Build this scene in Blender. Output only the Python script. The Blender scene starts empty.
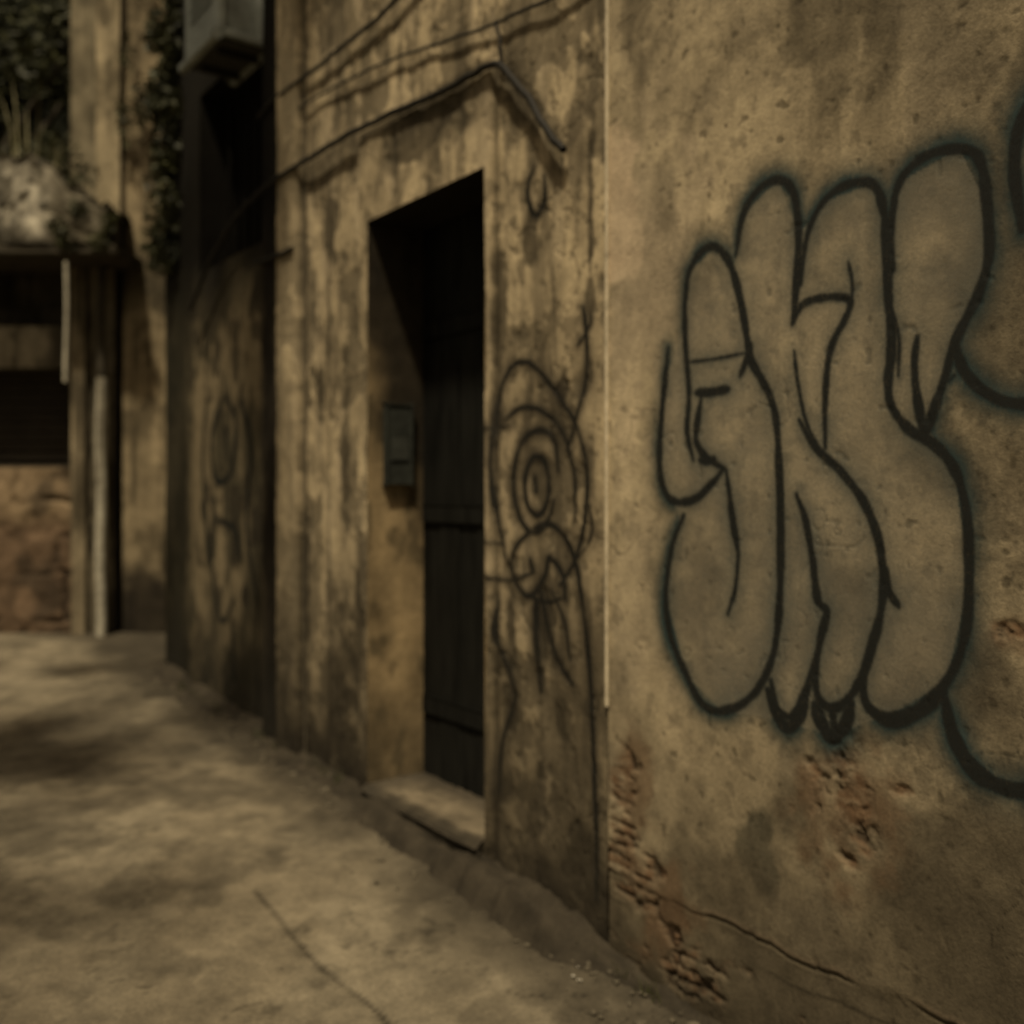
import bpy, math, random
import numpy as np
from mathutils import Vector
random.seed(7); rng=np.random.default_rng(11)
sc=bpy.context.scene
sc.view_settings.view_transform='Standard'; sc.view_settings.look='None'; sc.view_settings.exposure=0

# ---------------------------------------------------------------- survey frame
EYE=1.6; HY=495.; F=1000.
P0=np.array([-0.104,4.706,0.]); D=np.array([-0.589,0.808,0.]); N=np.array([0.808,0.589,0.]); Z=np.array([0,0,1.])
def W(px,py):
    t=(px-512)/F; s=(-0.104-4.706*t)/(0.589+0.808*t); dep=4.706+0.808*s
    return s, EYE-(py-HY)/F*dep
def WP(s,z,r=0.):   # r>0 goes into the wall
    return P0+s*D+z*Z+r*N
GS=np.array([-30,-1.33,-.5,.35,1.1,2.4,4.0,5.1,8,60]); GZ=np.array([-.5,-.33,-.27,-.18,-.12,-.10,-.03,.04,.10,.12])
def gz(x,y):
    s=(x-P0[0])*D[0]+(y-P0[1])*D[1]
    return np.interp(s,GS,GZ)

# ---------------------------------------------------------------- noise
TAB=rng.random((256,256))
def vn(x,y,seed=0):
    x=np.asarray(x,float)+seed*17.31; y=np.asarray(y,float)+seed*9.77
    xi=np.floor(x).astype(int); yi=np.floor(y).astype(int); fx=x-xi; fy=y-yi
    fx=fx*fx*(3-2*fx); fy=fy*fy*(3-2*fy)
    a=TAB[xi&255,yi&255]; b=TAB[(xi+1)&255,yi&255]; c=TAB[xi&255,(yi+1)&255]; d=TAB[(xi+1)&255,(yi+1)&255]
    return (a*(1-fx)+b*fx)*(1-fy)+(c*(1-fx)+d*fx)*fy
def fbm(x,y,seed=0,o=5,g=.5):
    v=0;a=1;t=0
    for i in range(o):
        v=v+a*vn(x*2**i,y*2**i,seed+i*3); t+=a; a*=g
    return v/t
def ss(a,b,x):
    t=np.clip((x-a)/(b-a),0,1); return t*t*(3-2*t)
def mix(c,col,m):
    return c*(1-m[...,None])+np.array(col)*m[...,None]

# ---------------------------------------------------------------- stroke tools
def smooth(pts,n=8):
    p=[np.array(q,float) for q in pts]
    if len(p)<3: return np.array(p)
    p=[2*p[0]-p[1]]+p+[2*p[-1]-p[-2]]
    out=[]
    for i in range(1,len(p)-2):
        for k in range(n):
            t=k/n
            out.append(.5*((2*p[i])+(-p[i-1]+p[i+1])*t+(2*p[i-1]-5*p[i]+4*p[i+1]-p[i+2])*t*t+(-p[i-1]+3*p[i]-3*p[i+1]+p[i+2])*t**3))
    out.append(p[-2]); return np.array(out)
def wallpts(pix): return np.array([W(*q) for q in pix])
def field(S,ZZ,strokes,reach=.14):
    dmin=np.full(S.shape,9.)
    us=S[:,0]; vs=ZZ[0,:]
    for pts,rad in strokes:
        n=len(pts)
        for i in range(n-1):
            a=pts[i]; b=pts[i+1]
            tt=i/max(n-2,1); rr=rad*(0.8+.4*vn(np.array([i*.31]),np.array([rad*999]))[0])
            rr*= .55+.45*min(1,min(tt,1-tt)*8)
            lo=np.minimum(a,b)-reach; hi=np.maximum(a,b)+reach
            i0,i1=np.searchsorted(us,[lo[0],hi[0]]); j0,j1=np.searchsorted(vs,[lo[1],hi[1]])
            if i1<=i0 or j1<=j0: continue
            s=S[i0:i1,j0:j1]; z=ZZ[i0:i1,j0:j1]
            e=b-a; L=e@e+1e-12
            t=np.clip(((s-a[0])*e[0]+(z-a[1])*e[1])/L,0,1)
            d=np.hypot(s-a[0]-t*e[0],z-a[1]-t*e[1])-rr
            dmin[i0:i1,j0:j1]=np.minimum(dmin[i0:i1,j0:j1],d)
    return dmin
def inpoly(S,ZZ,poly):
    ins=np.zeros(S.shape,bool); n=len(poly)
    for i in range(n):
        x1,y1=poly[i]; x2,y2=poly[(i+1)%n]
        if y1==y2: continue
        c=((y1>ZZ)!=(y2>ZZ))&(S<(x2-x1)*(ZZ-y1)/(y2-y1)+x1); ins^=c
    return ins

# ---------------------------------------------------------------- mesh helpers
def empty(name):
    o=bpy.data.objects.new(name,None); sc.collection.objects.link(o); return o
def finish(name,me,mat,parent=None,smoothsh=True):
    if mat: me.materials.append(mat)
    if smoothsh:
        me.polygons.foreach_set('use_smooth',np.ones(len(me.polygons),bool))
    o=bpy.data.objects.new(name,me); sc.collection.objects.link(o)
    if parent: o.parent=parent
    return o
def raw_mesh(name,co,quads,col=None):
    me=bpy.data.meshes.new(name)
    nv=len(co); nq=len(quads)
    me.vertices.add(nv); me.vertices.foreach_set('co',co.astype(np.float32).ravel())
    me.loops.add(nq*4); me.loops.foreach_set('vertex_index',quads.astype(np.int32).ravel())
    me.polygons.add(nq); me.polygons.foreach_set('loop_start',np.arange(0,nq*4,4,dtype=np.int32))
    me.update(calc_edges=True)
    if col is not None:
        at=me.color_attributes.new('Col','FLOAT_COLOR','POINT')
        if col.shape[1]==3: col=np.hstack([col,np.ones((len(col),1))])
        at.data.foreach_set('color',col.astype(np.float32).ravel())
    return me
def grid(name,pos,us,vs,fn,mat,parent,keep=None,flip=False):
    U,V=np.meshgrid(us,vs,indexing='ij'); col,h=fn(U,V)
    X=pos(U,V,h); nu,nv=U.shape
    idx=np.arange(nu*nv).reshape(nu,nv)
    q=np.stack([idx[:-1,:-1],idx[1:,:-1],idx[1:,1:],idx[:-1,1:]],-1)
    if flip: q=q[...,::-1]
    if keep is not None:
        uc=(U[:-1,:-1]+U[1:,1:])/2; vc=(V[:-1,:-1]+V[1:,1:])/2
        q=q[keep(uc,vc)]
    q=q.reshape(-1,4)
    me=raw_mesh(name,X.reshape(-1,3),q,np.clip(col,0.004,.9).reshape(-1,3))
    return finish(name,me,mat,parent)
def wallpos(r0=0.):
    def f(U,V,h): return P0+U[...,None]*D+V[...,None]*Z+(r0-h)[...,None]*N
    return f
def seg(*a):
    out=[]
    for i in range(0,len(a)-2,2):
        n=max(2,int(round((a[i+2]-a[i])/a[i+1]))+1); out.append(np.linspace(a[i],a[i+2],n))
    return np.unique(np.concatenate(out))
def boxmesh(name,org,ax,sizes,mat,parent,bev=.006,segs=2):
    import bmesh
    bm=bmesh.new(); bmesh.ops.create_cube(bm,size=1)
    for v in bm.verts:
        c=[(v.co[i]+.5)*sizes[i] for i in range(3)]
        v.co=Vector(org+c[0]*ax[0]+c[1]*ax[1]+c[2]*ax[2])
    if bev: bmesh.ops.bevel(bm,geom=bm.edges[:],offset=bev,segments=segs,affect='EDGES')
    bmesh.ops.recalc_face_normals(bm,faces=bm.faces)
    me=bpy.data.meshes.new(name); bm.to_mesh(me); bm.free()
    return finish(name,me,mat,parent,False)
def tube(name,pts,rad,mat,parent=None):
    cu=bpy.data.curves.new(name,'CURVE'); cu.dimensions='3D'; cu.bevel_depth=rad; cu.bevel_resolution=3
    sp=cu.splines.new('POLY'); sp.points.add(len(pts)-1)
    for i,p in enumerate(pts): sp.points[i].co=(*p,1)
    o=bpy.data.objects.new(name,cu); sc.collection.objects.link(o)
    dg=bpy.context.evaluated_depsgraph_get(); me=bpy.data.meshes.new_from_object(o.evaluated_get(dg))
    bpy.data.objects.remove(o); me.name=name; me.materials.clear()
    return finish(name,me,mat,parent)

# ---------------------------------------------------------------- materials
def base_mat(name,rough=.9,spec=.2):
    m=bpy.data.materials.new(name); m.use_nodes=True; nt=m.node_tree; b=nt.nodes['Principled BSDF']
    b.inputs['Roughness'].default_value=rough; b.inputs['Specular IOR Level'].default_value=spec
    return m,nt,b
def surf_mat(name,color=None,fine=60,amp=.35,bump=.4,rough=.92,bdist=.004,metal=0,spec=.2,streak=False):
    m,nt,b=base_mat(name,rough,spec); N_=nt.nodes.new; L=nt.links.new
    b.inputs['Metallic'].default_value=metal
    tc=N_('ShaderNodeTexCoord'); mp=N_('ShaderNodeMapping'); L(tc.outputs['Object'],mp.inputs[0])
    if streak: mp.inputs['Scale'].default_value=(1,1,.12)
    n1=N_('ShaderNodeTexNoise'); n1.inputs['Scale'].default_value=fine; n1.inputs['Detail'].default_value=2.5; n1.inputs['Roughness'].default_value=.7; L(mp.outputs[0],n1.inputs[0])
    n2=N_('ShaderNodeTexNoise'); n2.inputs['Scale'].default_value=fine*.13; n2.inputs['Detail'].default_value=3; n2.inputs['Roughness'].default_value=.65; L(mp.outputs[0],n2.inputs[0])
    ad=N_('ShaderNodeMath'); ad.operation='ADD'; L(n1.outputs[0],ad.inputs[0]); L(n2.outputs[0],ad.inputs[1])
    mr=N_('ShaderNodeMapRange'); mr.inputs[1].default_value=.6; mr.inputs[2].default_value=1.4; mr.inputs[3].default_value=1-amp; mr.inputs[4].default_value=1+amp
    L(ad.outputs[0],mr.inputs[0])
    mx=N_('ShaderNodeVectorMath'); mx.operation='SCALE'; L(mr.outputs[0],mx.inputs['Scale'])
    if color is None:
        at=N_('ShaderNodeVertexColor'); at.layer_name='Col'; L(at.outputs[0],mx.inputs[0])
    else:
        mx.inputs[0].default_value=color
    L(mx.outputs[0],b.inputs['Base Color'])
    bp=N_('ShaderNodeBump'); bp.inputs['Strength'].default_value=bump; bp.inputs['Distance'].default_value=bdist
    L(ad.outputs[0],bp.inputs['Height']); L(bp.outputs[0],b.inputs['Normal'])
    return m
M_pl=surf_mat('weathered_plaster',bump=.5,bdist=.004,fine=80,amp=.36,spec=.08)
M_gr=surf_mat('worn_concrete',bump=.6,bdist=.006,fine=60,amp=.36,rough=.88,spec=.15)
M_wood=surf_mat('dark_old_wood',(.0095,.0093,.0073),fine=22,amp=1.0,streak=True,rough=.8,spec=.1)
M_dark=surf_mat('unlit_interior',(.010,.009,.007),amp=.3,spec=.05)  # near-black base colour stands in for the darkness of openings
M_metal=surf_mat('dull_painted_metal',(.13,.14,.12),fine=20,amp=.4,rough=.6,spec=.4,bump=.2)
M_cable=surf_mat('black_rubber_cable',(.018,.016,.012),amp=.3,rough=.7)
M_pipe=surf_mat('pale_painted_conduit',(.50,.43,.30),amp=.4,rough=.7,fine=30)
M_pipe2=surf_mat('old_white_pipe',(.36,.33,.25),amp=.6,rough=.7,fine=14)
M_stone=surf_mat('rubble_stone',(.10,.085,.058),amp=.45,fine=30)
M_dirt=surf_mat('dirt',(.05,.042,.028),amp=.5,fine=40)
M_shut=surf_mat('rusty_shutter',(.032,.026,.018),amp=.4,fine=20)
def paint_mat():
    m,nt,b=base_mat('spray_paint',.75,.2); N_=nt.nodes.new; L=nt.links.new
    at=N_('ShaderNodeVertexColor'); at.layer_name='Col'
    tc=N_('ShaderNodeTexCoord'); n=N_('ShaderNodeTexNoise'); n.inputs['Scale'].default_value=90; n.inputs['Detail'].default_value=3; L(tc.outputs['Object'],n.inputs[0])
    mr=N_('ShaderNodeMapRange'); mr.inputs[1].default_value=.3; mr.inputs[2].default_value=.55; mr.inputs[3].default_value=.76; mr.inputs[4].default_value=1; L(n.outputs[0],mr.inputs[0])
    mu=N_('ShaderNodeMath'); mu.operation='MULTIPLY'; L(at.outputs[1],mu.inputs[0]); L(mr.outputs[0],mu.inputs[1])
    L(at.outputs[0],b.inputs['Base Color']); L(mu.outputs[0],b.inputs['Alpha'])
    return m
M_paint=paint_mat()
def leaf_mat(name,c1,c2):
    m,nt,b=base_mat(name,.6,.3); N_=nt.nodes.new; L=nt.links.new
    tc=N_('ShaderNodeTexCoord'); n=N_('ShaderNodeTexNoise'); n.inputs['Scale'].default_value=3; n.inputs['Detail'].default_value=3; L(tc.outputs['Object'],n.inputs[0])
    r=N_('ShaderNodeValToRGB'); r.color_ramp.elements[0].position=.35; r.color_ramp.elements[1].position=.65
    r.color_ramp.elements[0].color=(*c1,1); r.color_ramp.elements[1].color=(*c2,1); L(n.outputs[0],r.inputs[0]); L(r.outputs[0],b.inputs['Base Color'])
    return m
M_leaf=leaf_mat('foliage',(.013,.014,.005),(.06,.062,.022))
M_weed=leaf_mat('dry_weeds',(.12,.11,.05),(.3,.27,.15))

# ---------------------------------------------------------------- wall looks
CABLE=[(572,153),(556,132),(540,105),(522,82),(505,66),(480,78),(440,98),(400,116),(360,134),(330,152),(303,168),(280,183),(258,202),(238,225),(215,265),(196,310)]
CP=smooth([W(*q) for q in CABLE],6); CPo=CP[np.argsort(CP[:,0])]
def blob(S,V,px,py,rs,rz,seed,rough=.6,soft=.25):
    s,z=W(px,py); d=np.hypot((S-s)/rs,(V-z)/rz)+rough*(fbm(S*9,V*9,seed)-.5)*2
    return ss(1.05,1.05-soft,d)
ck_s,ck_z=W(690,910)
def near_wall(S,V):
    c=np.ones(S.shape+(3,))*np.array([.415,.34,.215])
    big=fbm(S*1.1,V*1.1,1,5); c=c*(.60+.80*big)[...,None]
    mid=fbm(S*5,V*5,2,5,.6); c=c*(.66+.68*mid)[...,None]
    st=fbm(S*9+1.5*fbm(S*3,V*2,45),V*1.1,3,5); c=c*(1-.34*ss(.50,.74,st)*ss(1.3,2.6,V))[...,None]
    cl=ss(.50,.66,fbm(S*2.4,V*2.0,5,6,.6)); c=mix(c,[.19,.158,.108],.6*cl)
    dk=ss(.52,.69,fbm(S*3.4,V*2.6,27,6,.68)); c=mix(c,[.10,.083,.056],.55*dk)
    sp=ss(.56,.74,fbm(S*20,V*20,28,4,.6)); c=mix(c,[.12,.098,.065],.42*sp)
    pit=ss(.775,.84,fbm(S*26,V*26,6,2)); c=mix(c,[.08,.065,.04],.6*pit)
    edge=ss(-1.9,-2.75,S+.5*(fbm(S*2,V*1.5,29)-.5)); c=c*(1-.45*edge)[...,None]  # vignette-like falloff toward the right painted into the plaster
    top=ss(2.2,3.3,V+.6*(fbm(S*2,V*2,30)-.5)); c=c*(1-.30*top)[...,None]  # same falloff painted in toward the top
    pk=blob(S,V,614,215,.15,.42,7,.8,.35); c=mix(c,[.54,.42,.28],.75*pk)
    pk=blob(S,V,650,300,.35,.7,8,.9,.7); c=mix(c,[.48,.39,.26],.45*pk)
    pk=blob(S,V,640,620,.22,.5,9,1.0,.7); c=mix(c,[.42,.345,.225],.4*pk)
    h=.008*(big-.5)+.005*(mid-.5)-.0015*pit
    gm=blob(S,V,762,845,.09,.22,8,.9,.5); c=mix(c,[.06,.058,.040],.75*gm)
    for px,py,rs,rz,sd in [(1010,290,.22,.5,9),(900,860,.4,.2,60),(960,960,.5,.25,61),(720,880,.25,.2,62),(990,660,.12,.25,63),(840,20,.3,.25,64),(1010,880,.3,.3,69),(790,800,.1,.2,70)]:
        gm=blob(S,V,px,py,rs,rz,sd,1.0,.8); c=mix(c,[.055,.046,.031],.55*gm)
    line=.03*(fbm(S*6,S*0,9,4)-.5)*2; base=ck_z+line
    low=ss(.03,-.03,V-base); c=c*(1-.30*low)[...,None]; h=h-.006*low
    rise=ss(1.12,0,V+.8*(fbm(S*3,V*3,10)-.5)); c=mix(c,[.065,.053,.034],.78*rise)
    gate=ss(.35,.6,vn(S*4,V*0,4)+.2)
    ck=np.exp(-((V-base)/.006)**2)*gate; h=h-.006*ck; c=c*(1-.4*ck)[...,None]
    lip=np.exp(-((V-base-.02)/.01)**2)*gate; c=mix(c,[.24,.18,.12],.35*lip)
    ck2=np.exp(-((V-base+.10+.02*np.sin(S*4))/.006)**2)*ss(.4,.6,vn(S*3,V*0,14)); c=c*(1-.5*ck2)[...,None]
    a=np.abs(fbm(S*1.7,V*1.7,21,5,.6)-.5); hc=ss(.006,.0,a)*ss(.45,.6,fbm(S*.9,V*.9,23,2)); c=c*(1-.5*hc)[...,None]; h=h-.002*hc
    for px,py,rs,rz,sd in [(836,810,.22,.26,65),(630,790,.14,.25,66),(660,900,.25,.25,67),(1006,628,.1,.08,68)]:
        gm=blob(S,V,px,py,rs,rz,sd,1.0,.8); c=mix(c,[.11,.064,.034],.6*gm)
    br=np.zeros_like(S)
    for px,py,rs,rz,sd in [(836,800,.13,.13,11),(852,838,.12,.09,12),(626,775,.10,.12,13),(618,850,.11,.20,14),(640,900,.18,.14,15),(680,975,.34,.10,16),(1004,628,.06,.03,17),(815,780,.05,.08,18),(905,792,.04,.02,19)]:
        br=np.maximum(br,blob(S,V,px,py,rs,rz,sd,1.5,.7))
    br=np.clip(br*ss(.32,.62,fbm(S*15,V*19,20,5,.65)),0,1)
    yy=V+.03*fbm(S*5,V*5,25); row=yy/.045; fr=row-np.floor(row); mort=ss(.3,.05,np.minimum(fr,1-fr))*ss(.3,.6,fbm(S*5,V*14,31,3)+.15)*ss(.55,.25,V)
    bc=np.ones(S.shape+(3,))*np.array([.13,.078,.043])*(.35+1.2*fbm(S*14,V*22,22,4))[...,None]
    bc=mix(bc,[.03,.022,.015],.8*mort); hole=ss(.52,.64,fbm(S*17,V*15,32,4)); bc=mix(bc,[.018,.013,.009],.85*hole)
    m=.8*br; c=c*(1-m[...,None])+bc*m[...,None]
    rim=ss(0,.5,br)*ss(1,.5,br); c=mix(c,[.26,.20,.13],.2*rim)
    h=h-br*(.005+.007*mort+.008*hole+.007*(fbm(S*24,V*28,24,3)-.5))
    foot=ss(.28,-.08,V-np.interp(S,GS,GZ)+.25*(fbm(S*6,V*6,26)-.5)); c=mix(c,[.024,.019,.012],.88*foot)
    return c,h
def door_wall(S,V):
    c=np.ones(S.shape+(3,))*np.array([.39,.315,.195])
    big=fbm(S*1.6,V*1.1,31,5); c=c*(.5+1.0*big)[...,None]
    mid=fbm(S*6,V*4.5,32,5,.6); c=c*(.5+1.0*mid)[...,None]
    wx=S+.10*fbm(S*3,V*2.2,78,4)
    st=fbm(wx*11,V*1.5,33,6,.6); c=mix(c,[.085,.07,.046],.62*ss(.50,.68,st))
    lt=ss(.53,.68,fbm(wx*7,V*1.4,34,5,.6)); c=mix(c,[.49,.40,.26],.5*lt)
    bl=ss(.50,.61,fbm(S*3.6,V*2.6,35,6,.65)); c=mix(c,[.10,.083,.054],.70*bl)
    b2_=ss(.54,.64,fbm(S*9,V*7,79,5,.65)); c=mix(c,[.07,.057,.037],.5*b2_)
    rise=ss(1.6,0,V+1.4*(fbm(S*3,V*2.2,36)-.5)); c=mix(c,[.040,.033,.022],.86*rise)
    pit=ss(.70,.78,fbm(S*24,V*20,37,3)); c=mix(c,[.06,.05,.03],.5*pit)
    a=np.abs(fbm(S*1.9,V*1.4,38,5,.6)-.5); hc=ss(.008,.0,a); c=c*(1-.5*hc)[...,None]
    h=.014*(big-.5)+.008*(mid-.5)-.005*bl-.002*pit-.004*hc
    for px,py,rs,rz,sd in [(545,630,.06,.2,41),(535,800,.14,.14,42),(560,720,.05,.14,43),(508,760,.08,.3,44),(575,850,.14,.15,45),(345,700,.2,.4,46),(305,600,.1,.7,47),(500,330,.05,.5,49),(430,130,.5,.16,50),(345,450,.07,.6,51),(290,650,.2,.5,52),(590,250,.03,.6,55),(530,240,.08,.2,56),(330,230,.12,.3,57),(560,400,.05,.2,58),(540,770,.06,.08,59),(510,640,.05,.3,60),(360,640,.12,.5,61),(320,400,.1,.3,62)]:
        m=blob(S,V,px,py,rs,rz,sd,1.0,.6); c=mix(c,[.036,.03,.02],.74*m); h=h-.004*m
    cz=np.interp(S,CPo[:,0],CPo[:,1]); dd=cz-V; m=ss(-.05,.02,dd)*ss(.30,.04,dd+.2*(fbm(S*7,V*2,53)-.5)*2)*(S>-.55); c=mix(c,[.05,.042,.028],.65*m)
    hs=ss(-.065,-.05,S)*ss(1.295,1.28,S)*ss(3.635,3.615,V); h=h+.03*hs
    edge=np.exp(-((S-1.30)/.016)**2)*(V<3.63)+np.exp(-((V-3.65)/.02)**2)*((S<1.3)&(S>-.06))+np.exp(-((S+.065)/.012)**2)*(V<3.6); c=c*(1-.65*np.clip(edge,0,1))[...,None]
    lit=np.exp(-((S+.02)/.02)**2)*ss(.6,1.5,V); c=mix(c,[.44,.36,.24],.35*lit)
    pil=ss(2.09,2.11,S); h=h+.045*pil; c=mix(c,[.38,.31,.195],.35*pil*ss(.2,1.2,V))
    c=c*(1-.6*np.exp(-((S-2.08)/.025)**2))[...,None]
    c=c*(1-.5*np.exp(-((S-1.72)/.02)**2)*ss(.4,.6,vn(S*0,V*2,54)+.1))[...,None]
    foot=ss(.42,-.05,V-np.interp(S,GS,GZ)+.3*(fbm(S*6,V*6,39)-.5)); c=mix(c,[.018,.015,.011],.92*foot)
    return c,h
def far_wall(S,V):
    c=np.ones(S.shape+(3,))*np.array([.085,.072,.045])  # this wall's shade is put into its dark plaster colour
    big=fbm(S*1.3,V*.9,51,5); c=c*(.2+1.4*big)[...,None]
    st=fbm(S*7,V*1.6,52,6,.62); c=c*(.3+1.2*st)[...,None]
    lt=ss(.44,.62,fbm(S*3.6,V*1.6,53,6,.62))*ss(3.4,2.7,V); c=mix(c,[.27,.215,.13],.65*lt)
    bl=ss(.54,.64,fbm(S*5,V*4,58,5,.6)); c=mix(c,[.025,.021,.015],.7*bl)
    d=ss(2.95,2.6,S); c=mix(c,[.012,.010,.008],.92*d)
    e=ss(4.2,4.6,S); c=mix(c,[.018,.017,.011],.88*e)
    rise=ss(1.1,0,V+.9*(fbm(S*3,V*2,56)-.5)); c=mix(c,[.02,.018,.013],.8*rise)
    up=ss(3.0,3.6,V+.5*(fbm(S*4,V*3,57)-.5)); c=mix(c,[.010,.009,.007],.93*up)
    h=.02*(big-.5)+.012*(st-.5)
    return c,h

# ================================================================ near plaster building
b1=empty('graffiti_covered_building')
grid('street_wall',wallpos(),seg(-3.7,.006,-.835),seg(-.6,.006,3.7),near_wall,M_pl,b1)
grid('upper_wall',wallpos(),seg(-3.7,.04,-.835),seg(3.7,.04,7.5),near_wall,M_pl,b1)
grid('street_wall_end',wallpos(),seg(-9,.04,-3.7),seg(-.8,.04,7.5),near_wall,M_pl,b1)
boxmesh('building_mass',WP(-9,-.8,.06),[D,N,Z],[8.16,5,8.2],M_stone,b1,0)
tube('conduit',[WP(-.838+.003*math.sin(z*.9),z,-.008) for z in np.linspace(.75,7.4,24)],.0085,M_pipe,b1)

# ================================================================ building with the doorway
b2=empty('doorway_building')
DT=3.14; DW=1.164; DR=.35
ssv=seg(-.832,.007,0,.007,DW,.007,2.42)
vv=seg(-.6,.007,-.02,.008,DT,.008,5.2)
keep=lambda u,v: ~((u>0)&(u<DW)&(v>-.02)&(v<DT))
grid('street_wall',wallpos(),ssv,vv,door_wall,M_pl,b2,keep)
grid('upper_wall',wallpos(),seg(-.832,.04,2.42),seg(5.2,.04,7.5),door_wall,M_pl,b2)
def jamb_far(U,V):
    y=np.ones(U.shape+(3,))*np.array([.29,.215,.115])*(.35+1.2*fbm(U*6,V*3.5,61))[...,None]
    st=ss(.50,.66,fbm(U*10,V*4,66,5,.62)); c=mix(y,[.06,.05,.03],.6*st)
    m=ss(.9,.0,V+.6*(fbm(U*5,V*5,62)-.5)); c=mix(c,[.05,.042,.027],.65*m)
    m=ss(1.7,2.6,V+.4*(fbm(U*5,V*5,63)-.5)+U*2.4); c=mix(c,[.014,.012,.009],.95*m)  # slanting lintel shadow painted into the jamb colour
    return c,.006*(fbm(U*9,V*9,64)-.5)
grid('far_jamb',lambda U,V,h:P0+(DW-h)[...,None]*D+V[...,None]*Z+U[...,None]*N,seg(-.03,.01,DR),seg(-.02,.01,DT),jamb_far,M_pl,b2)
grid('near_jamb',lambda U,V,h:P0+(0+h)[...,None]*D+V[...,None]*Z+U[...,None]*N,seg(-.03,.01,DR),seg(-.02,.01,DT),jamb_far,M_pl,b2)
grid('lintel_soffit',lambda U,V,h:P0+V[...,None]*D+(DT-h)[...,None]*Z+U[...,None]*N,seg(-.03,.01,DR),seg(0,.01,DW),lambda U,V:(np.ones(U.shape+(3,))*np.array([.02,.017,.012]),U*0),M_pl,b2)  # soffit's shade is baked into its near-black colour
def step(U,V):
    c=np.ones(U.shape+(3,))*np.array([.15,.122,.08])*(.3+1.1*fbm(U*5,V*7,68,5,.6))[...,None]
    d=ss(.5,.66,fbm(U*7,V*9,80,5,.6)); c=mix(c,[.04,.034,.023],.6*d)
    m=ss(.03,-.05,V+.08*(fbm(U*8,V*8,69)-.3)); c=mix(c,[.03,.025,.017],.88*m)
    m=ss(.1,.3,V); c=mix(c,[.03,.025,.018],.75*m); m=ss(.85,1.1,U); c=mix(c,[.04,.034,.024],.6*m); return c,.016*(fbm(U*10,V*14,67)-.5)
grid('doorstep',lambda U,V,h:P0+U[...,None]*D+(-.02+h-.035*ss(-.03,-.09,V+.05*(fbm(U*9,U*0,81)-.5)))[...,None]*Z+V[...,None]*N,seg(.005,.01,DW-.005),seg(-.085,.01,DR+.02),step,M_gr,b2)
def sface(U,V):
    c=np.ones(U.shape+(3,))*np.array([.03,.025,.017])*(.4+1.2*fbm(U*6,V*8,65))[...,None]; return c,.03*(fbm(U*6,V*6,77)-.5)
grid('doorstep_riser',lambda U,V,h:P0+U[...,None]*D+V[...,None]*Z+(-.065-h*.8)[...,None]*N,seg(-.01,.012,DW),seg(-.4,.012,-.045),sface,M_gr,b2)
for i in range(6):
    w=DW/6; boxmesh('door_plank',WP(i*w+.003,-.02,DR-.02+.006*(i%2)),[D,N,Z],[w-.006,.05,DT+.01],M_wood,b2,.004)
for z in (.35,1.45,2.5): boxmesh('door_rail',WP(.02,z,DR-.030),[D,N,Z],[DW-.04,.014,.09],M_wood,b2,.004)
boxmesh('door_handle',WP(.2,1.1,DR-.09),[D,N,Z],[.03,.05,.16],M_cable,b2,.008)
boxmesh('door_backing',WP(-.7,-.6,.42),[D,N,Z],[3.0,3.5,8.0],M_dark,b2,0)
boxmesh('meter_box',WP(DW-.04,1.66,.07),[D,N,Z],[.035,.17,.46],surf_mat('grey_green_box',(.026,.028,.022),amp=.6,fine=25),b2,.008)
boxmesh('meter_box_cover',WP(DW-.046,1.80,.10),[D,N,Z],[.006,.11,.14],surf_mat('box_window',(.04,.042,.034),amp=.6,fine=30),b2,.002)
tube('conduit',[WP(2.03+.004*math.sin(z*2),z,-.012) for z in np.linspace(-.1,7.4,40)],.006,M_stone,b2)

# ================================================================ far dark building
b3=empty('shaded_building')
CR=.05; WA,WB,WC,WD=2.8,4.2,3.4,4.84
keep3=lambda u,v: ~((u>WA)&(u<WB)&(v>WC)&(v<WD))
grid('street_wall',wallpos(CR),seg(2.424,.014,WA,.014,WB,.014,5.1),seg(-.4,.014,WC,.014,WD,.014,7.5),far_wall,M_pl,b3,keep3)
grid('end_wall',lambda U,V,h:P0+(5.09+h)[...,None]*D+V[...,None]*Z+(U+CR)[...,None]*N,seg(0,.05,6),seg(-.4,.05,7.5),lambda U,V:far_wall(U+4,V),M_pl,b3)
boxmesh('window_recess',WP(2.6,3.2,.36),[D,N,Z],[1.9,.1,1.8],M_dark,b3,0)
for a,sz in ((WP(WA-.02,WC-.02,CR+.006),[.02,.3,WD-WC+.04]),(WP(WB,WC-.02,CR+.006),[.02,.3,WD-WC+.04]),(WP(WA,WD,CR+.006),[WB-WA,.3,.02]),(WP(WA,WC-.02,CR+.006),[WB-WA,.3,.02])):
    boxmesh('window_reveal',a,[D,N,Z],sz,M_dark,b3,0)
for i in range(6): boxmesh('window_bar',WP(3.0+i*.2,WC,.22),[D,N,Z],[.02,.02,WD-WC],M_dark,b3,.003)
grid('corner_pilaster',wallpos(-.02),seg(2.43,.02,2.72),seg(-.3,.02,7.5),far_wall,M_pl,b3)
boxmesh('corner_pilaster_core',WP(2.432,-.3,-.012),[D,N,Z],[.286,.05,7.8],M_dark,b3,0)

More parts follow.
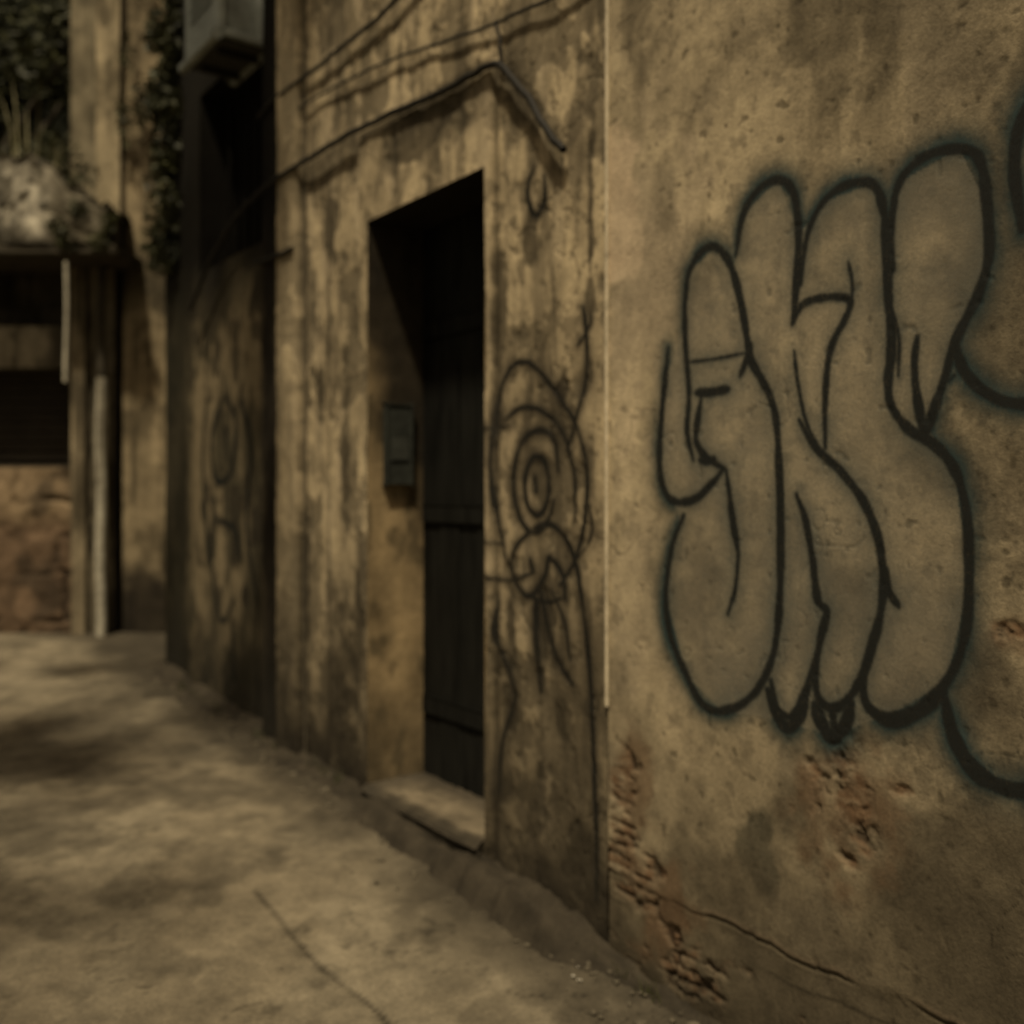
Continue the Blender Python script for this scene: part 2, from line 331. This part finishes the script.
ac=empty('air_conditioner')
M_ac=surf_mat('ac_casing',(.24,.255,.225),fine=14,amp=.45,rough=.6,spec=.3,bump=.2)
M_tray=surf_mat('tray_metal',(.05,.048,.038),amp=.4,rough=.6,fine=20)
boxmesh('casing',WP(2.84,4.74,-.30),[D,N,Z],[.60,.34,.86],M_ac,ac,.05,5)
boxmesh('bottom_tray',WP(2.85,4.715,-.29),[D,N,Z],[.58,.33,.035],M_tray,ac,.012,3)
for i in range(6): boxmesh('grille_slat',WP(2.92,5.0+i*.07,-.305),[D,N,Z],[.44,.01,.02],M_metal,ac,.003)
for s in (2.95,3.30): boxmesh('bracket',WP(s,4.675,-.24),[D,N,Z],[.03,.29,.04],M_cable,ac,.004)

# ================================================================ cables
cb=empty('overhead_cable')
def cable(name,pix,rad,proud,seed):
    p=smooth([W(*q) for q in pix],10)
    pts=[WP(a,b+.010*(vn(np.array([i*.37]),np.array([seed*5.]))[0]-.5),-proud-.010*vn(np.array([i*.2]),np.array([seed*3.]))[0]) for i,(a,b) in enumerate(p)]
    tube(name,pts,rad,M_cable,cb)
cable('thick_cable',CABLE,.0165,.045,1)
cable('thin_cable',[(640,-60),(565,-5),(520,15),(500,25),(450,42),(400,60),(350,82),(310,104),(282,125)],.008,.02,2)
cable('upper_cable',[(430,-30),(404,0),(380,22),(350,45),(320,70),(282,98),(262,118)],.013,.025,3)
cable('drop_cable',[(500,24),(504,40),(505,66)],.008,.02,4)
cable('side_wire',[(300,250),(282,258),(262,264)],.016,.045,6)

# ================================================================ graffiti
def paint(name,rad_strokes,fills,wallfn,us,vs,r0,halo,hcol,line=(.012,.013,.011),soft=.007,halow=.04,wear=.0):
    U,V=np.meshgrid(us,vs,indexing='ij')
    d=field(U,V,rad_strokes)
    d=d+.004*(fbm(U*40,V*40,72,3)-.5)
    la=ss(soft,-soft*.5,d)*(1-wear*ss(.5,.68,fbm(U*7,V*5,76,5)))
    ha=halo*np.exp(-(np.clip(d,0,9)/halow)**1.25)*(.25+1.5*fbm(U*4,V*4,73,5))
    fa=np.zeros_like(U)
    for poly,a in fills:
        ins=inpoly(U,V,poly); fa=np.maximum(fa,a*ins.astype(float)); ha=ha*np.where(ins,.5,1.)
    if fills: fa=fa*(.4+1.2*fbm(U*4,V*4,74,4))
    ha=np.clip(ha,0,.9); A=1-(1-la)*(1-ha)*(1-fa)
    col=np.zeros(U.shape+(3,)); col[:]=[.215,.198,.15]
    w=ha/(ha+fa*.8+1e-6); col=col*(1-w[...,None])+np.array(hcol)*w[...,None]
    w=la/(A+1e-6); w=np.clip(w,0,1); col=col*(1-w[...,None])+np.array(line)*w[...,None]
    A[A<.012]=0
    _,h=wallfn(U,V); X=wallpos(r0)(U,V,h+.0025)
    nu,nv=U.shape; idx=np.arange(nu*nv).reshape(nu,nv)
    q=np.stack([idx[:-1,:-1],idx[1:,:-1],idx[1:,1:],idx[:-1,1:]],-1)
    kp=(np.maximum.reduce([A[:-1,:-1],A[1:,:-1],A[1:,1:],A[:-1,1:]])>0)
    q=q[kp].reshape(-1,4); used,inv=np.unique(q,return_inverse=True)
    co=X.reshape(-1,3)[used]; cc=np.concatenate([col,A[...,None]],-1).reshape(-1,4)[used]
    me=raw_mesh(name,co,inv.reshape(-1,4),cc)
    return finish(name,me,M_paint)
T=.0140
G1=[
 ([(669,348),(666,380),(662,420),(660,455),(663,485),(674,501),(695,499),(712,484),(725,468)],T),
 ([(684,328),(686,300),(690,272),(702,252),(716,247),(730,262),(739,290),(746,325),(752,360),(766,386),(776,415),(780,470),(781,550),(779,615),(770,665),(750,698),(722,711),(702,703),(687,675),(671,636),(666,595),(672,548),(684,515)],T),
 ([(686,300),(686,345),(690,395),(688,430),(694,460)],T*.8),
 ([(690,362),(715,359),(746,353)],T*.35),
 ([(697,393),(712,392),(730,389)],T*1.1),
 ([(702,398),(698,425),(697,440),(706,456),(727,470)],T*.95),
 ([(700,460),(708,462),(716,458)],T*.8),
 ([(727,470),(731,500),(738,545),(736,585),(728,614)],T*.6),
 ([(730,500),(733,525),(738,552)],T*.85),
 ([(741,376),(747,360),(752,344)],T*.8),
 ([(737,255),(744,215),(759,190),(779,180),(794,193),(799,235),(797,285),(794,322)],T),
 ([(793,324),(804,304),(828,297),(850,300),(846,318),(831,350),(826,400),(826,448)],T*.8),
 ([(795,350),(799,385),(808,425),(824,455)],T*.4),
 ([(849,262),(853,285),(851,304)],T*.4),
 ([(801,285),(808,235),(824,202),(848,185),(872,184),(883,205),(887,250),(889,300),(892,345),(889,380),(892,405),(908,428),(935,445),(955,470),(967,515),(969,580),(965,635),(946,682),(908,713),(878,714),(864,696),(868,655),(882,606)],T),
 ([(800,420),(815,446),(842,472),(866,505),(880,545),(883,595),(873,645),(858,685),(838,707),(821,702),(815,675),(822,630),(828,610)],T),
 ([(797,494),(806,520),(813,560),(818,600),(827,612),(821,640),(810,680),(802,700),(791,716),(778,708),(771,680)],T*.95),
 ([(768,690),(778,716),(788,728),(800,718),(806,700)],T*1.4),
 ([(814,704),(822,724),(832,738),(845,725),(852,702)],T*1.5),
 ([(832,712),(834,728)],T*1.6),
 ([(866,706),(888,722),(915,716),(945,692)],T*1.2),
 ([(894,270),(892,225),(900,182),(925,157),(960,149),(980,160),(987,205),(989,255),(978,295),(957,338),(946,375),(936,405),(926,430),(919,405),(915,365),(918,336)],T),
 ([(894,262),(888,292),(894,325),(893,360),(888,385)],T*.65),
 ([(886,270),(890,300),(899,335),(899,375)],T*.4),
 ([(957,345),(963,368),(980,388),(1003,401),(1035,404),(1060,398)],T*1.05),
 ([(945,385),(955,375)],T*.5),
 ([(885,565),(889,590),(899,607)],T*.8),
 ([(945,700),(953,735),(970,765),(995,784),(1030,791),(1080,780)],T*1.6),
 ([(1022,230),(1015,170),(1020,125),(1040,90),(1075,70)],T*1.1),
]
G1=[(smooth(wallpts(p)),r) for p,r in G1]
sil=[(684,328),(690,272),(716,247),(735,275),(744,215),(779,180),(799,235),(824,202),(872,184),(889,240),(900,182),(960,149),(987,205),(989,255),(957,338),(930,430),(955,470),(969,580),(946,682),(890,714),(832,736),(788,722),(722,711),(687,675),(666,595),(680,515),(662,485),(666,380)]
paint('graffiti',G1,[(wallpts(sil),.38)],near_wall,seg(-3.1,.005,-.86),seg(.2,.005,3.2),0,.78,(.028,.050,.050),soft=.007,halow=.040)
t=T*.5
G2=[
 ([(583,306),(587,335),(586,375),(577,415),(566,450)],t*1.3),([(578,345),(588,330),(592,315)],t*.7),
 ([(497,430),(500,395),(511,368),(527,362),(545,378),(562,402),(578,430),(587,470),(585,520),(574,560),(560,585)],t*1.4),
 ([(497,430),(495,465),(498,510),(506,555),(520,588),(545,602),(562,598)],t*1.2),
 ([(557,470),(553,440),(540,430),(523,440),(514,470),(516,505),(528,530),(545,525),(553,500)],t*1.9),
 ([(548,480),(543,460),(532,458),(525,480),(528,505),(538,515),(547,500),(548,480)],t*1.9),
 ([(534,478),(536,492)],t*3),([(530,560),(533,570)],t*2.8),
 ([(512,580),(512,555),(527,534),(548,524),(566,540),(578,575),(585,625),(590,680),(594,760),(597,840),(597,900)],t*1.7),
 ([(512,580),(530,596),(545,575),(550,558),(562,575),(566,600)],t*1.8),
 ([(505,420),(520,408),(540,410),(560,430),(573,470),(575,520)],t*1.3),
 ([(486,576),(510,580),(535,572)],t),([(485,540),(505,545)],t*.8),([(486,430),(510,425)],t*.8),
 ([(540,590),(546,620),(556,655),(572,684)],t*1.8),([(536,600),(537,640),(541,690)],t*3.2),
 ([(552,590),(566,625),(570,660)],t),
 ([(499,600),(498,640),(510,675),(514,700),(503,740),(499,790)],t*1.5),
 ([(588,545),(592,530),(590,505)],t*.8),([(575,560),(586,548)],t),
 ([(535,165),(528,190),(535,215),(545,200),(545,175)],t*1.6),
]
G2=[(smooth(wallpts(p)),r) for p,r in G2]
paint('graffiti',G2,[],door_wall,seg(-.83,.0055,-.0),seg(-.2,.006,3.2),0,.46,(.05,.043,.03),line=(.012,.011,.008),soft=.006,halow=.03,wear=.3)
G3=[([(215,400),(205,440),(210,480),(225,470),(230,420),(218,395)],.022),([(208,500),(205,560),(215,620),(228,600)],.018),([(235,400),(245,450),(240,520),(250,600)],.02),([(212,520),(228,530),(235,560)],.024),([(220,430),(222,460)],.02),([(200,400),(197,470),(202,560)],.014),([(225,620),(228,680)],.02)]
G3=[(smooth(wallpts(p)),r) for p,r in G3]
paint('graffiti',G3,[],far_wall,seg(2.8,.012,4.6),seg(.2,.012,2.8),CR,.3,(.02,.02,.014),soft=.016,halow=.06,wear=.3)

# ================================================================ ground
def gpt(px,py,z=-.3):
    dep=(EYE-z)/((py-HY)/F); return ((px-512)/F*dep,dep)
ckp=smooth([gpt(255,918),gpt(285,948),(gpt(320,980)),gpt(372,1012),gpt(400,1040)],6)
def ground(X,Y):
    c=np.ones(X.shape+(3,))*np.array([.142,.118,.078])
    s=(X-P0[0])*D[0]+(Y-P0[1])*D[1]; r=(X-P0[0])*N[0]+(Y-P0[1])*N[1]
    big=fbm(X*.7,Y*.55,81,5,.55); c=c*(.5+.95*big)[...,None]
    pt=ss(.46,.62,fbm(X*1.1+3,Y*.8,82,6,.55)); c=mix(c,[.195,.166,.113],.55*pt)
    far=ss(7.2,8.4,Y); c=mix(c,[.24,.205,.14],.45*far)  # sunlit strip at the far end painted as lighter concrete
    dk=ss(.47,.62,fbm(X*1.5,Y*1.2,83,6,.62)); c=mix(c,[.062,.052,.035],.6*dk)
    d2=ss(.50,.66,fbm(X*5,Y*4,89,6,.65)); c=mix(c,[.065,.055,.037],.5*d2)
    fn=fbm(X*9,Y*9,84,5,.65); c=c*(.55+.9*fn)[...,None]
    ed=ss(-.62,-.08,r+.45*(fbm(X*2.5,Y*2.5,85)-.5)); c=mix(c,[.030,.025,.017],.82*ed)  # dark strip beside the wall carries its shade as ground colour
    js=np.abs(((s+1.55)%2.9)-1.45)
    j=ss(1.441,1.447,js)*ss(.35,.6,fbm(X*2,Y*2,86)); c=c*(1-.35*j)[...,None]
    a=np.abs(fbm(X*.8,Y*.8,87,6,.55)-.5); hc=ss(.004,.0,a)*ss(.4,.6,fbm(X*.5,Y*.5,88,2)); c=c*(1-.5*hc)[...,None]
    h=gz(X,Y)+.02*(big-.5)+.008*(fn-.5)-.006*j-.004*hc+.02*ed*ss(-.2,0,r)
    h=h-.02*ss(30,80,np.hypot(X,Y))
    dm=np.full(X.shape,9.)
    for i in range(len(ckp)-1):
        a=ckp[i];b=ckp[i+1];e=b-a;tt=np.clip(((X-a[0])*e[0]+(Y-a[1])*e[1])/(e@e),0,1)
        dm=np.minimum(dm,np.hypot(X-a[0]-tt*e[0],Y-a[1]-tt*e[1]))
    k=ss(.014,.002,dm+.01*(fn-.5)); c=c*(1-.75*k)[...,None]; h=h-.010*k
    return c,h
gxs=np.unique(np.concatenate([np.linspace(-300,-8,14),seg(-8,.1,-5.2),seg(-5.2,.018,2.2),seg(2.2,.2,8),np.linspace(8,300,14)]))
gys=np.unique(np.concatenate([np.linspace(-300,-2,14),seg(-2,.15,2),seg(2,.018,7),seg(7,.035,11.5),np.linspace(11.5,300,18)]))
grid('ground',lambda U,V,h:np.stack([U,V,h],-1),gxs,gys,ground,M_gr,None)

def bank(U,V):
    c=np.ones(U.shape+(3,))*np.array([.033,.027,.018])*(.4+1.2*fbm(U*9,V*6,91))[...,None]
    return c,U*0
def bankpos(U,V,h):
    bo=ss(1.15,.9,U)*ss(-1.0,-.4,U); nr=1-.5*ss(-.5,-1.2,U)
    w=(.09+.14*fbm(U*2.2,U*0,92,3)+.10*fbm(U*12,U*0,93,3))*nr+.02*bo; r=.05-V*(w+.05)
    X=P0+U[...,None]*D+r[...,None]*N
    prof=(1-V)**1.3*(1-bo)+bo*ss(1,.55,V)
    hh=(.03+.12*fbm(U*3,U*0+5,94,4)+.035*bo*ss(.3,-.1,U))*prof+.05*(fbm(U*16,V*4,95,4)-.5)*(1-V)
    X[...,2]=gz(X[...,0],X[...,1])+hh-.004-.012*V
    return X
grid('dirt_bank',bankpos,seg(-4,.012,5.05),np.linspace(0,1,22),bank,M_gr,None,flip=True)
def stones(name,n,fn,mat,smin,smax):
    import bmesh
    bm=bmesh.new()
    for i in range(n):
        x,y,z=fn(i); s=smin+(smax-smin)*random.random()**3
        r=bmesh.ops.create_icosphere(bm,subdivisions=1,radius=s)
        k=(random.uniform(.7,1.4),random.uniform(.7,1.4),random.uniform(.4,.8))
        for v in r['verts']:
            v.co=Vector((x+v.co.x*k[0]*random.uniform(.7,1.2),y+v.co.y*k[1]*random.uniform(.7,1.2),z+v.co.z*k[2]*random.uniform(.7,1.2)))
    me=bpy.data.meshes.new(name); bm.to_mesh(me); bm.free(); return finish(name,me,mat,None,False)
def dp(i):
    s=random.uniform(-2.5,5); r=-abs(random.gauss(0,.13))-.02; p=WP(s,0,r); return p[0],p[1],float(gz(p[0],p[1]))+.006+.03*max(0,1+r/.15)
stones('rubble',900,dp,M_stone,.003,.022)
def dp2(i):
    s=random.uniform(-2.2,5); r=-random.uniform(.2,3.2); p=WP(s,0,r); return p[0],p[1],float(gz(p[0],p[1]))+.002
stones('gravel',240,dp2,M_stone,.002,.007)
def dp3(i):
    x,y=gpt(570+random.uniform(-12,70),966+random.uniform(-4,14),-.28); return x,y,float(gz(x,y))+.012
stones('litter',6,dp3,surf_mat('pale_scrap',(.4,.37,.3),amp=.3),.005,.010)
def blades(name,roots,hmin,hmax,w,mat,lean=.35):
    co=[];q=[]
    for (x,y,z) in roots:
        h=random.uniform(hmin,hmax); a=random.uniform(0,6.28); dx,dy=math.cos(a),math.sin(a); l=random.uniform(.05,lean)*h; b=random.uniform(0,6.28); wx,wy=math.cos(b)*w,math.sin(b)*w
        k=len(co)
        for t in (0,.35,.7,1):
            cx=x+dx*l*t*t; cy=y+dy*l*t*t; cz=z+h*t*(1-.15*t); f=(1-t)*.9+.08
            co+= [(cx-wx*f,cy-wy*f,cz),(cx+wx*f,cy+wy*f,cz)]
        for j in range(3): q.append((k+2*j,k+2*j+1,k+2*j+3,k+2*j+2))
    me=raw_mesh(name,np.array(co),np.array(q)); return finish(name,me,mat)
rt=[]
for c in range(34):
    s=random.uniform(-1.6,4.8)
    for i in range(10):
        p=WP(s+random.gauss(0,.04),0,-.03-abs(random.gauss(0,.03))); rt.append((p[0],p[1],float(gz(p[0],p[1]))+.02))
blades('weeds',rt,.03,.11,.003,M_leaf,.7)

# ================================================================ building closing the lane
b4=empty('ruined_building')
FY=10.8; AX=[np.array([1,0,0.]),np.array([0,1,0.]),Z]
def X_(px,y=FY): return (px-512)/F*y
def Z_(py,y=FY): return EYE-(py-HY)/F*y
def fw(tint,sd,dark=1.):
    def f(U,V):
        c=np.ones(U.shape+(3,))*np.array(tint)
        b=fbm(U*1.6,V*1.2,sd,5); c=c*(.3+1.2*b)[...,None]
        s=fbm(U*9,V*.9,sd+1,5); c=mix(c,np.array(tint)*.2,.8*ss(.46,.66,s))
        bl=ss(.5,.65,fbm(U*4,V*3,sd+2,5)); c=mix(c,np.array(tint)*1.5,.4*bl)
        d=ss(.52,.66,fbm(U*3,V*2.4,sd+4,6,.62)); c=mix(c,np.array(tint)*.25,.7*d)
        return c*dark,.04*(b-.5)+.03*(s-.5)
    return f
def ypos(y): return lambda U,V,h: np.stack([U,y-h,V],-1)
def rubble(U,V):
    c=np.ones(U.shape+(3,))*np.array([.155,.105,.065])
    x=U+.25*fbm(U*2.5,V*2.5,120); y=V+.3*fbm(U*2.5,V*2.5,121); row=np.floor(y/.42); fr=y/.42-row; fu=(x/.55+.37*row+.5*vn(row,row*0,5)); fi=np.floor(fu); fu=fu-fi
    m=np.maximum(ss(.10,.02,np.minimum(fr,1-fr)),ss(.08,.02,np.minimum(fu,1-fu)))*ss(.40,.62,fbm(U*2.5,V*2.5,126,4))
    tone=vn(fi*1.7+.5,row*2.3+.5,7)
    c=c*(.55+.6*tone)[...,None]*(.5+.9*fbm(U*9,V*9,122))[...,None]
    pl=ss(1.15,1.4,V+.35*(fbm(U*3,V*3,123,5)-.5)); c=mix(c,[.25,.185,.11],.8*pl)
    c=mix(c,[.02,.016,.012],.85*m*(1-.7*pl))
    dk=ss(.5,.66,fbm(U*2.5,V*2.2,128,6,.62)); c=mix(c,[.03,.024,.017],.7*dk)
    return c,.05*(1-m)+.03*pl+.05*fbm(U*6,V*6,124)
grid('rubble_wall',ypos(10.95),seg(-12,.025,-4.66),seg(-.1,.025,1.9),rubble,M_pl,b4)
boxmesh('opening_interior',np.array([-12,11.6,1.5]),AX,[7.3,.1,2.0],M_dark,b4,0)
boxmesh('window_sill',np.array([-12,10.9,1.88]),AX,[7.33,.3,.05],M_dirt,b4,.01)
for i in range(9): boxmesh('shutter_slat',np.array([-12,11.2,1.98+i*.11]),AX,[7.3,.03,.10],M_shut,b4,.01)
grid('beam_face',ypos(10.78),seg(-12,.03,-4.74),seg(2.97,.03,3.42),fw([.21,.18,.125],130),M_pl,b4)
boxmesh('beam_core',np.array([-12,10.83,2.97]),AX,[7.26,.5,.44],M_dirt,b4,0)
grid('upper_band',ypos(11.0),seg(-12,.04,-4.6),seg(3.4,.04,4.15),fw([.04,.034,.024],140),M_pl,b4)  # shadow below the balcony is put into this dark tint
grid('pier_face',ypos(10.72),seg(X_(74),.02,X_(88)),seg(0,.03,4.1),fw([.22,.18,.115],150),M_pl,b4)
grid('pier_face',ypos(10.80),seg(X_(88),.02,X_(115)),seg(0,.03,4.1),fw([.12,.10,.066],155),M_pl,b4)
boxmesh('pier_core',np.array([X_(74),10.84,0]),AX,[.44,.4,4.1],M_dirt,b4,0)
tube('downpipe',[(X_(101,10.62)+.008*math.sin(z*5),10.62,z) for z in np.linspace(.05,Z_(378,10.62),24)],.055,M_pipe2,b4)
tube('upper_downpipe',[(X_(101,10.62)+.006*math.sin(z*5),10.62,z) for z in np.linspace(Z_(378,10.62),4.05,14)],.045,M_dirt,b4)
tube('hanging_pipe',[(X_(66,10.05)+.008*math.sin(z*4),10.05,z) for z in np.linspace(Z_(382,10.05),Z_(262,10.05),12)],.02,M_pipe2,b4)
boxmesh('dark_gap',np.array([X_(114),11.02,0]),AX,[.3,.2,4.2],M_dark,b4,0)
def rightwall(U,V):
    c,h=fw([.27,.215,.13],160)(U,V); m=ss(1.1,.5,V+.9*(fbm(U*3,V*3,165)-.5)); c=mix(c,[.012,.010,.008],.93*m)
    m=ss(3.3,3.9,V)*ss(4.6,4.1,V); c=mix(c,[.02,.018,.013],.8*m); return c,h
grid('side_wall',ypos(10.85),seg(X_(121),.025,-1.0),seg(0,.03,9.5),rightwall,M_pl,b4)
boxmesh('side_wall_core',np.array([X_(121),10.93,0]),AX,[3.2,4,9.4],M_dirt,b4,0)
grid('upper_pilaster',ypos(10.75),seg(X_(98),.02,X_(122)),seg(4.3,.03,9.5),fw([.34,.28,.175],170),M_pl,b4)
boxmesh('upper_pilaster_core',np.array([X_(98),10.80,4.3]),AX,[.24,.3,5.2],M_dirt,b4,0)
grid('upper_wall',ypos(11.1),seg(X_(58),.03,X_(98)),seg(4.3,.03,9.5),fw([.20,.17,.11],180),M_pl,b4)
grid('setback_wall',ypos(14.5),seg(-16,.08,-4),seg(3,.08,12),fw([.02,.022,.014],190),M_pl,b4)
boxmesh('balcony_slab',np.array([-12,10.14,4.04]),AX,[8.0,.9,.12],M_dirt,b4,.02)
def para(U,V):
    c,h=fw([.42,.38,.29],200)(U,V); m=ss(.26,0,V-4.19+.3*(fbm(U*4,V*4,204)-.5)); c=mix(c,[.03,.026,.018],.9*m)
    n=ss(.56,.66,fbm(U*7,V*7,209,5,.6)); c=mix(c,[.07,.06,.04],.6*n)
    m=ss(-4.9,-4.5,U+.3*(fbm(U*4,V*4,205)-.5)); c=mix(c,[.08,.068,.045],.85*m); return c,h*1.0+.09*(fbm(U*5,V*5,206,5,.6)-.5)-.03*n
def ptop(U): return 5.02+.35*(fbm(U*3,U*0,207,6,.62)-.35)-.45*ss(-5.0,-4.2,U)
def parapos(U,V,h):
    v=(V-4.15)/.8; zz=4.15+v*(ptop(U)-4.15)
    return np.stack([U,10.12+.05*v-h,zz],-1)
grid('parapet',parapos,seg(-12,.02,-4.12),seg(4.15,.02,4.95),para,M_pl,b4)
grid('parapet_top',lambda U,V,h:np.stack([U,10.15+V,ptop(U)-.01+.12*(fbm(U*5,V*5,208)-.5)*np.clip(V*4,0,1)-.02*V],-1),seg(-12,.05,-4.12),seg(0,.05,1.0),lambda U,V:(np.ones(U.shape+(3,))*np.array([.06,.052,.034])*(.5+fbm(U*4,V*4,9)[...,None]),U*0),M_pl,b4)

# ================================================================ vegetation
def leaves(name,centers,n,size,mat,parent=None):
    co=[];q=[]
    for i in range(n):
        c,r=random.choice(centers)
        d=Vector((random.gauss(0,1),random.gauss(0,1),random.gauss(0,1))).normalized()*(random.random()**.4)
        p=Vector(c)+Vector((d.x*r[0],d.y*r[1],d.z*r[2])); u=Vector((random.gauss(0,1),random.gauss(0,1),random.gauss(0,.7))).normalized(); v=u.cross(Vector((random.gauss(0,1),random.gauss(0,1),random.gauss(0,1)))).normalized()
        s=size*random.uniform(.5,1.3); k=len(co)
        co+=[p-u*s,p-v*s*.45+u*s*.1,p+u*s,p+v*s*.45+u*s*.1]; q.append((k,k+1,k+2,k+3))
    me=raw_mesh(name,np.array([tuple(c) for c in co]),np.array(q)); return finish(name,me,mat,parent,False)
def limb(a,b,r1,r2,nm,par):
    import bmesh
    bm=bmesh.new(); a=Vector(a);b=Vector(b); ax=(b-a).normalized(); u=ax.orthogonal().normalized(); w=ax.cross(u); rings=[]
    for i in range(9):
        t=i/8; c=a.lerp(b,t)+u*.12*math.sin(t*5)*(b-a).length*.15; r=r1+(r2-r1)*t
        rings.append([bm.verts.new(c+(u*math.cos(k)+w*math.sin(k))*r) for k in [j*6.283/8 for j in range(8)]])
    for i in range(8):
        for j in range(8): bm.faces.new((rings[i][j],rings[i][(j+1)%8],rings[i+1][(j+1)%8],rings[i+1][j]))
    me=bpy.data.meshes.new(nm); bm.to_mesh(me); bm.free(); finish(nm,me,M_dirt,par)
tree=empty('tree')
tm=(-7.0,12.8,5.2)
limb((-7.2,12.9,.1),tm,.22,.15,'trunk',tree); cents=[]
for i in range(11):
    e=(-7.0+random.uniform(-1.7,2.0),12.8+random.uniform(-1.2,1.0),5.6+random.uniform(0,3.4)); limb(tm,e,.09,.02,'limb_%d'%i,tree)
    cents.append((e,(.75,.7,.6))); cents.append(((e[0]+random.uniform(-.8,.8),e[1]+random.uniform(-.5,.5),e[2]+random.uniform(-.5,.6)),(.5,.5,.4)))
leaves('crown',cents,11000,.085,M_leaf,tree)
# unseen tree added left of the lane, crown placed to dapple and shade it
shade_tree=empty('tree')
tm=(-4.9,2.2,4.6)
limb((-5.4,1.6,-.2),tm,.26,.18,'trunk',shade_tree)
cents=[]
ends=[(-2.9,4.4,7.4),(-3.8,3.0,7.0),(-2.1,4.9,7.9),(-4.6,3.6,6.6),(-5.6,4.6,7.2),(-5.2,1.0,6.4),(-3.2,5.2,8.3),(-1.7,4.4,8.2),(-3.3,-.2,7.0),(-3.9,1.0,6.8),(-2.7,.7,7.6)]  # some limbs aimed to shade the far wall, the last the near ground
for i,e in enumerate(ends):
    limb(tm,e,.09,.018,'limb_%d'%i,shade_tree)
    for k in range(4):
        cents.append(((e[0]+random.uniform(-.9,.9),e[1]+random.uniform(-.9,.9),e[2]+random.uniform(-.5,.5)),(random.uniform(.25,.55),random.uniform(.25,.55),.25)))
leaves('crown',cents,5600,.085,M_leaf,shade_tree)
iv=[]
for i in range(44):
    z=random.uniform(3.5,7.3); sp=5.08+random.uniform(-.45,.05); p=WP(sp,z,CR-.06+random.uniform(-.04,.06)); iv.append((tuple(p),(.14,.14,.16)))
leaves('ivy',iv,5200,.042,M_leaf)
iv2=[((X_(random.uniform(125,150),10.7),10.65,random.uniform(4.9,7.3)),(.10,.06,.3)) for i in range(5)]+[((X_(random.uniform(-20,110),10.4),10.4,random.uniform(4.8,5.3)),(.25,.14,.2)) for i in range(14)]+[((X_(random.uniform(40,130),10.05),10.1,random.uniform(4.1,4.6)),(.12,.06,.12)) for i in range(5)]
leaves('creeper',iv2,2000,.035,M_leaf)
rts=[(random.uniform(-7,-4.6),10.3+random.uniform(-.1,.3),4.95) for i in range(240)]
blades('weeds',rts,.1,.5,.007,M_weed,.8)
rts=[(X_(p,10.3),10.3,5.0) for p in (14,18,24,27,31,12,38)]
blades('weeds',rts,.7,1.25,.018,M_weed,.5)

# ================================================================ light, camera
v=Vector((.106,.448,-.90)).normalized(); sd=-v
sun=bpy.data.lights.new('sun','SUN'); sun.energy=3.8; sun.angle=math.radians(3.5); sun.color=(1,.86,.63)
so=bpy.data.objects.new('sun',sun); sc.collection.objects.link(so); so.rotation_euler=v.to_track_quat('-Z','Y').to_euler(); so.location=(-2,-5,12)
w=bpy.data.worlds.new('World'); sc.world=w; w.use_nodes=True; nt=w.node_tree; bg=nt.nodes['Background']
sk=nt.nodes.new('ShaderNodeTexSky'); sk.sky_type='NISHITA'; sk.sun_disc=False; sk.sun_elevation=math.asin(sd.z); sk.sun_rotation=math.atan2(sd.x,sd.y); sk.dust_density=4; sk.air_density=1
tn=nt.nodes.new('ShaderNodeMix'); tn.data_type='RGBA'; tn.blend_type='MULTIPLY'; tn.inputs[0].default_value=1; tn.inputs[7].default_value=(1,.83,.56,1)
nt.links.new(sk.outputs[0],tn.inputs[6]); nt.links.new(tn.outputs[2],bg.inputs[0]); bg.inputs[1].default_value=.052
cam=bpy.data.cameras.new('camera'); co=bpy.data.objects.new('camera',cam); sc.collection.objects.link(co); sc.camera=co
co.location=(0,0,EYE); co.rotation_euler=(math.radians(90),0,0); cam.sensor_width=36; cam.lens=36*F/1024
cam.shift_y=-(512-HY)/1024; cam.clip_end=1000
cam.dof.use_dof=True; cam.dof.focus_distance=2.3; cam.dof.aperture_fstop=1.35
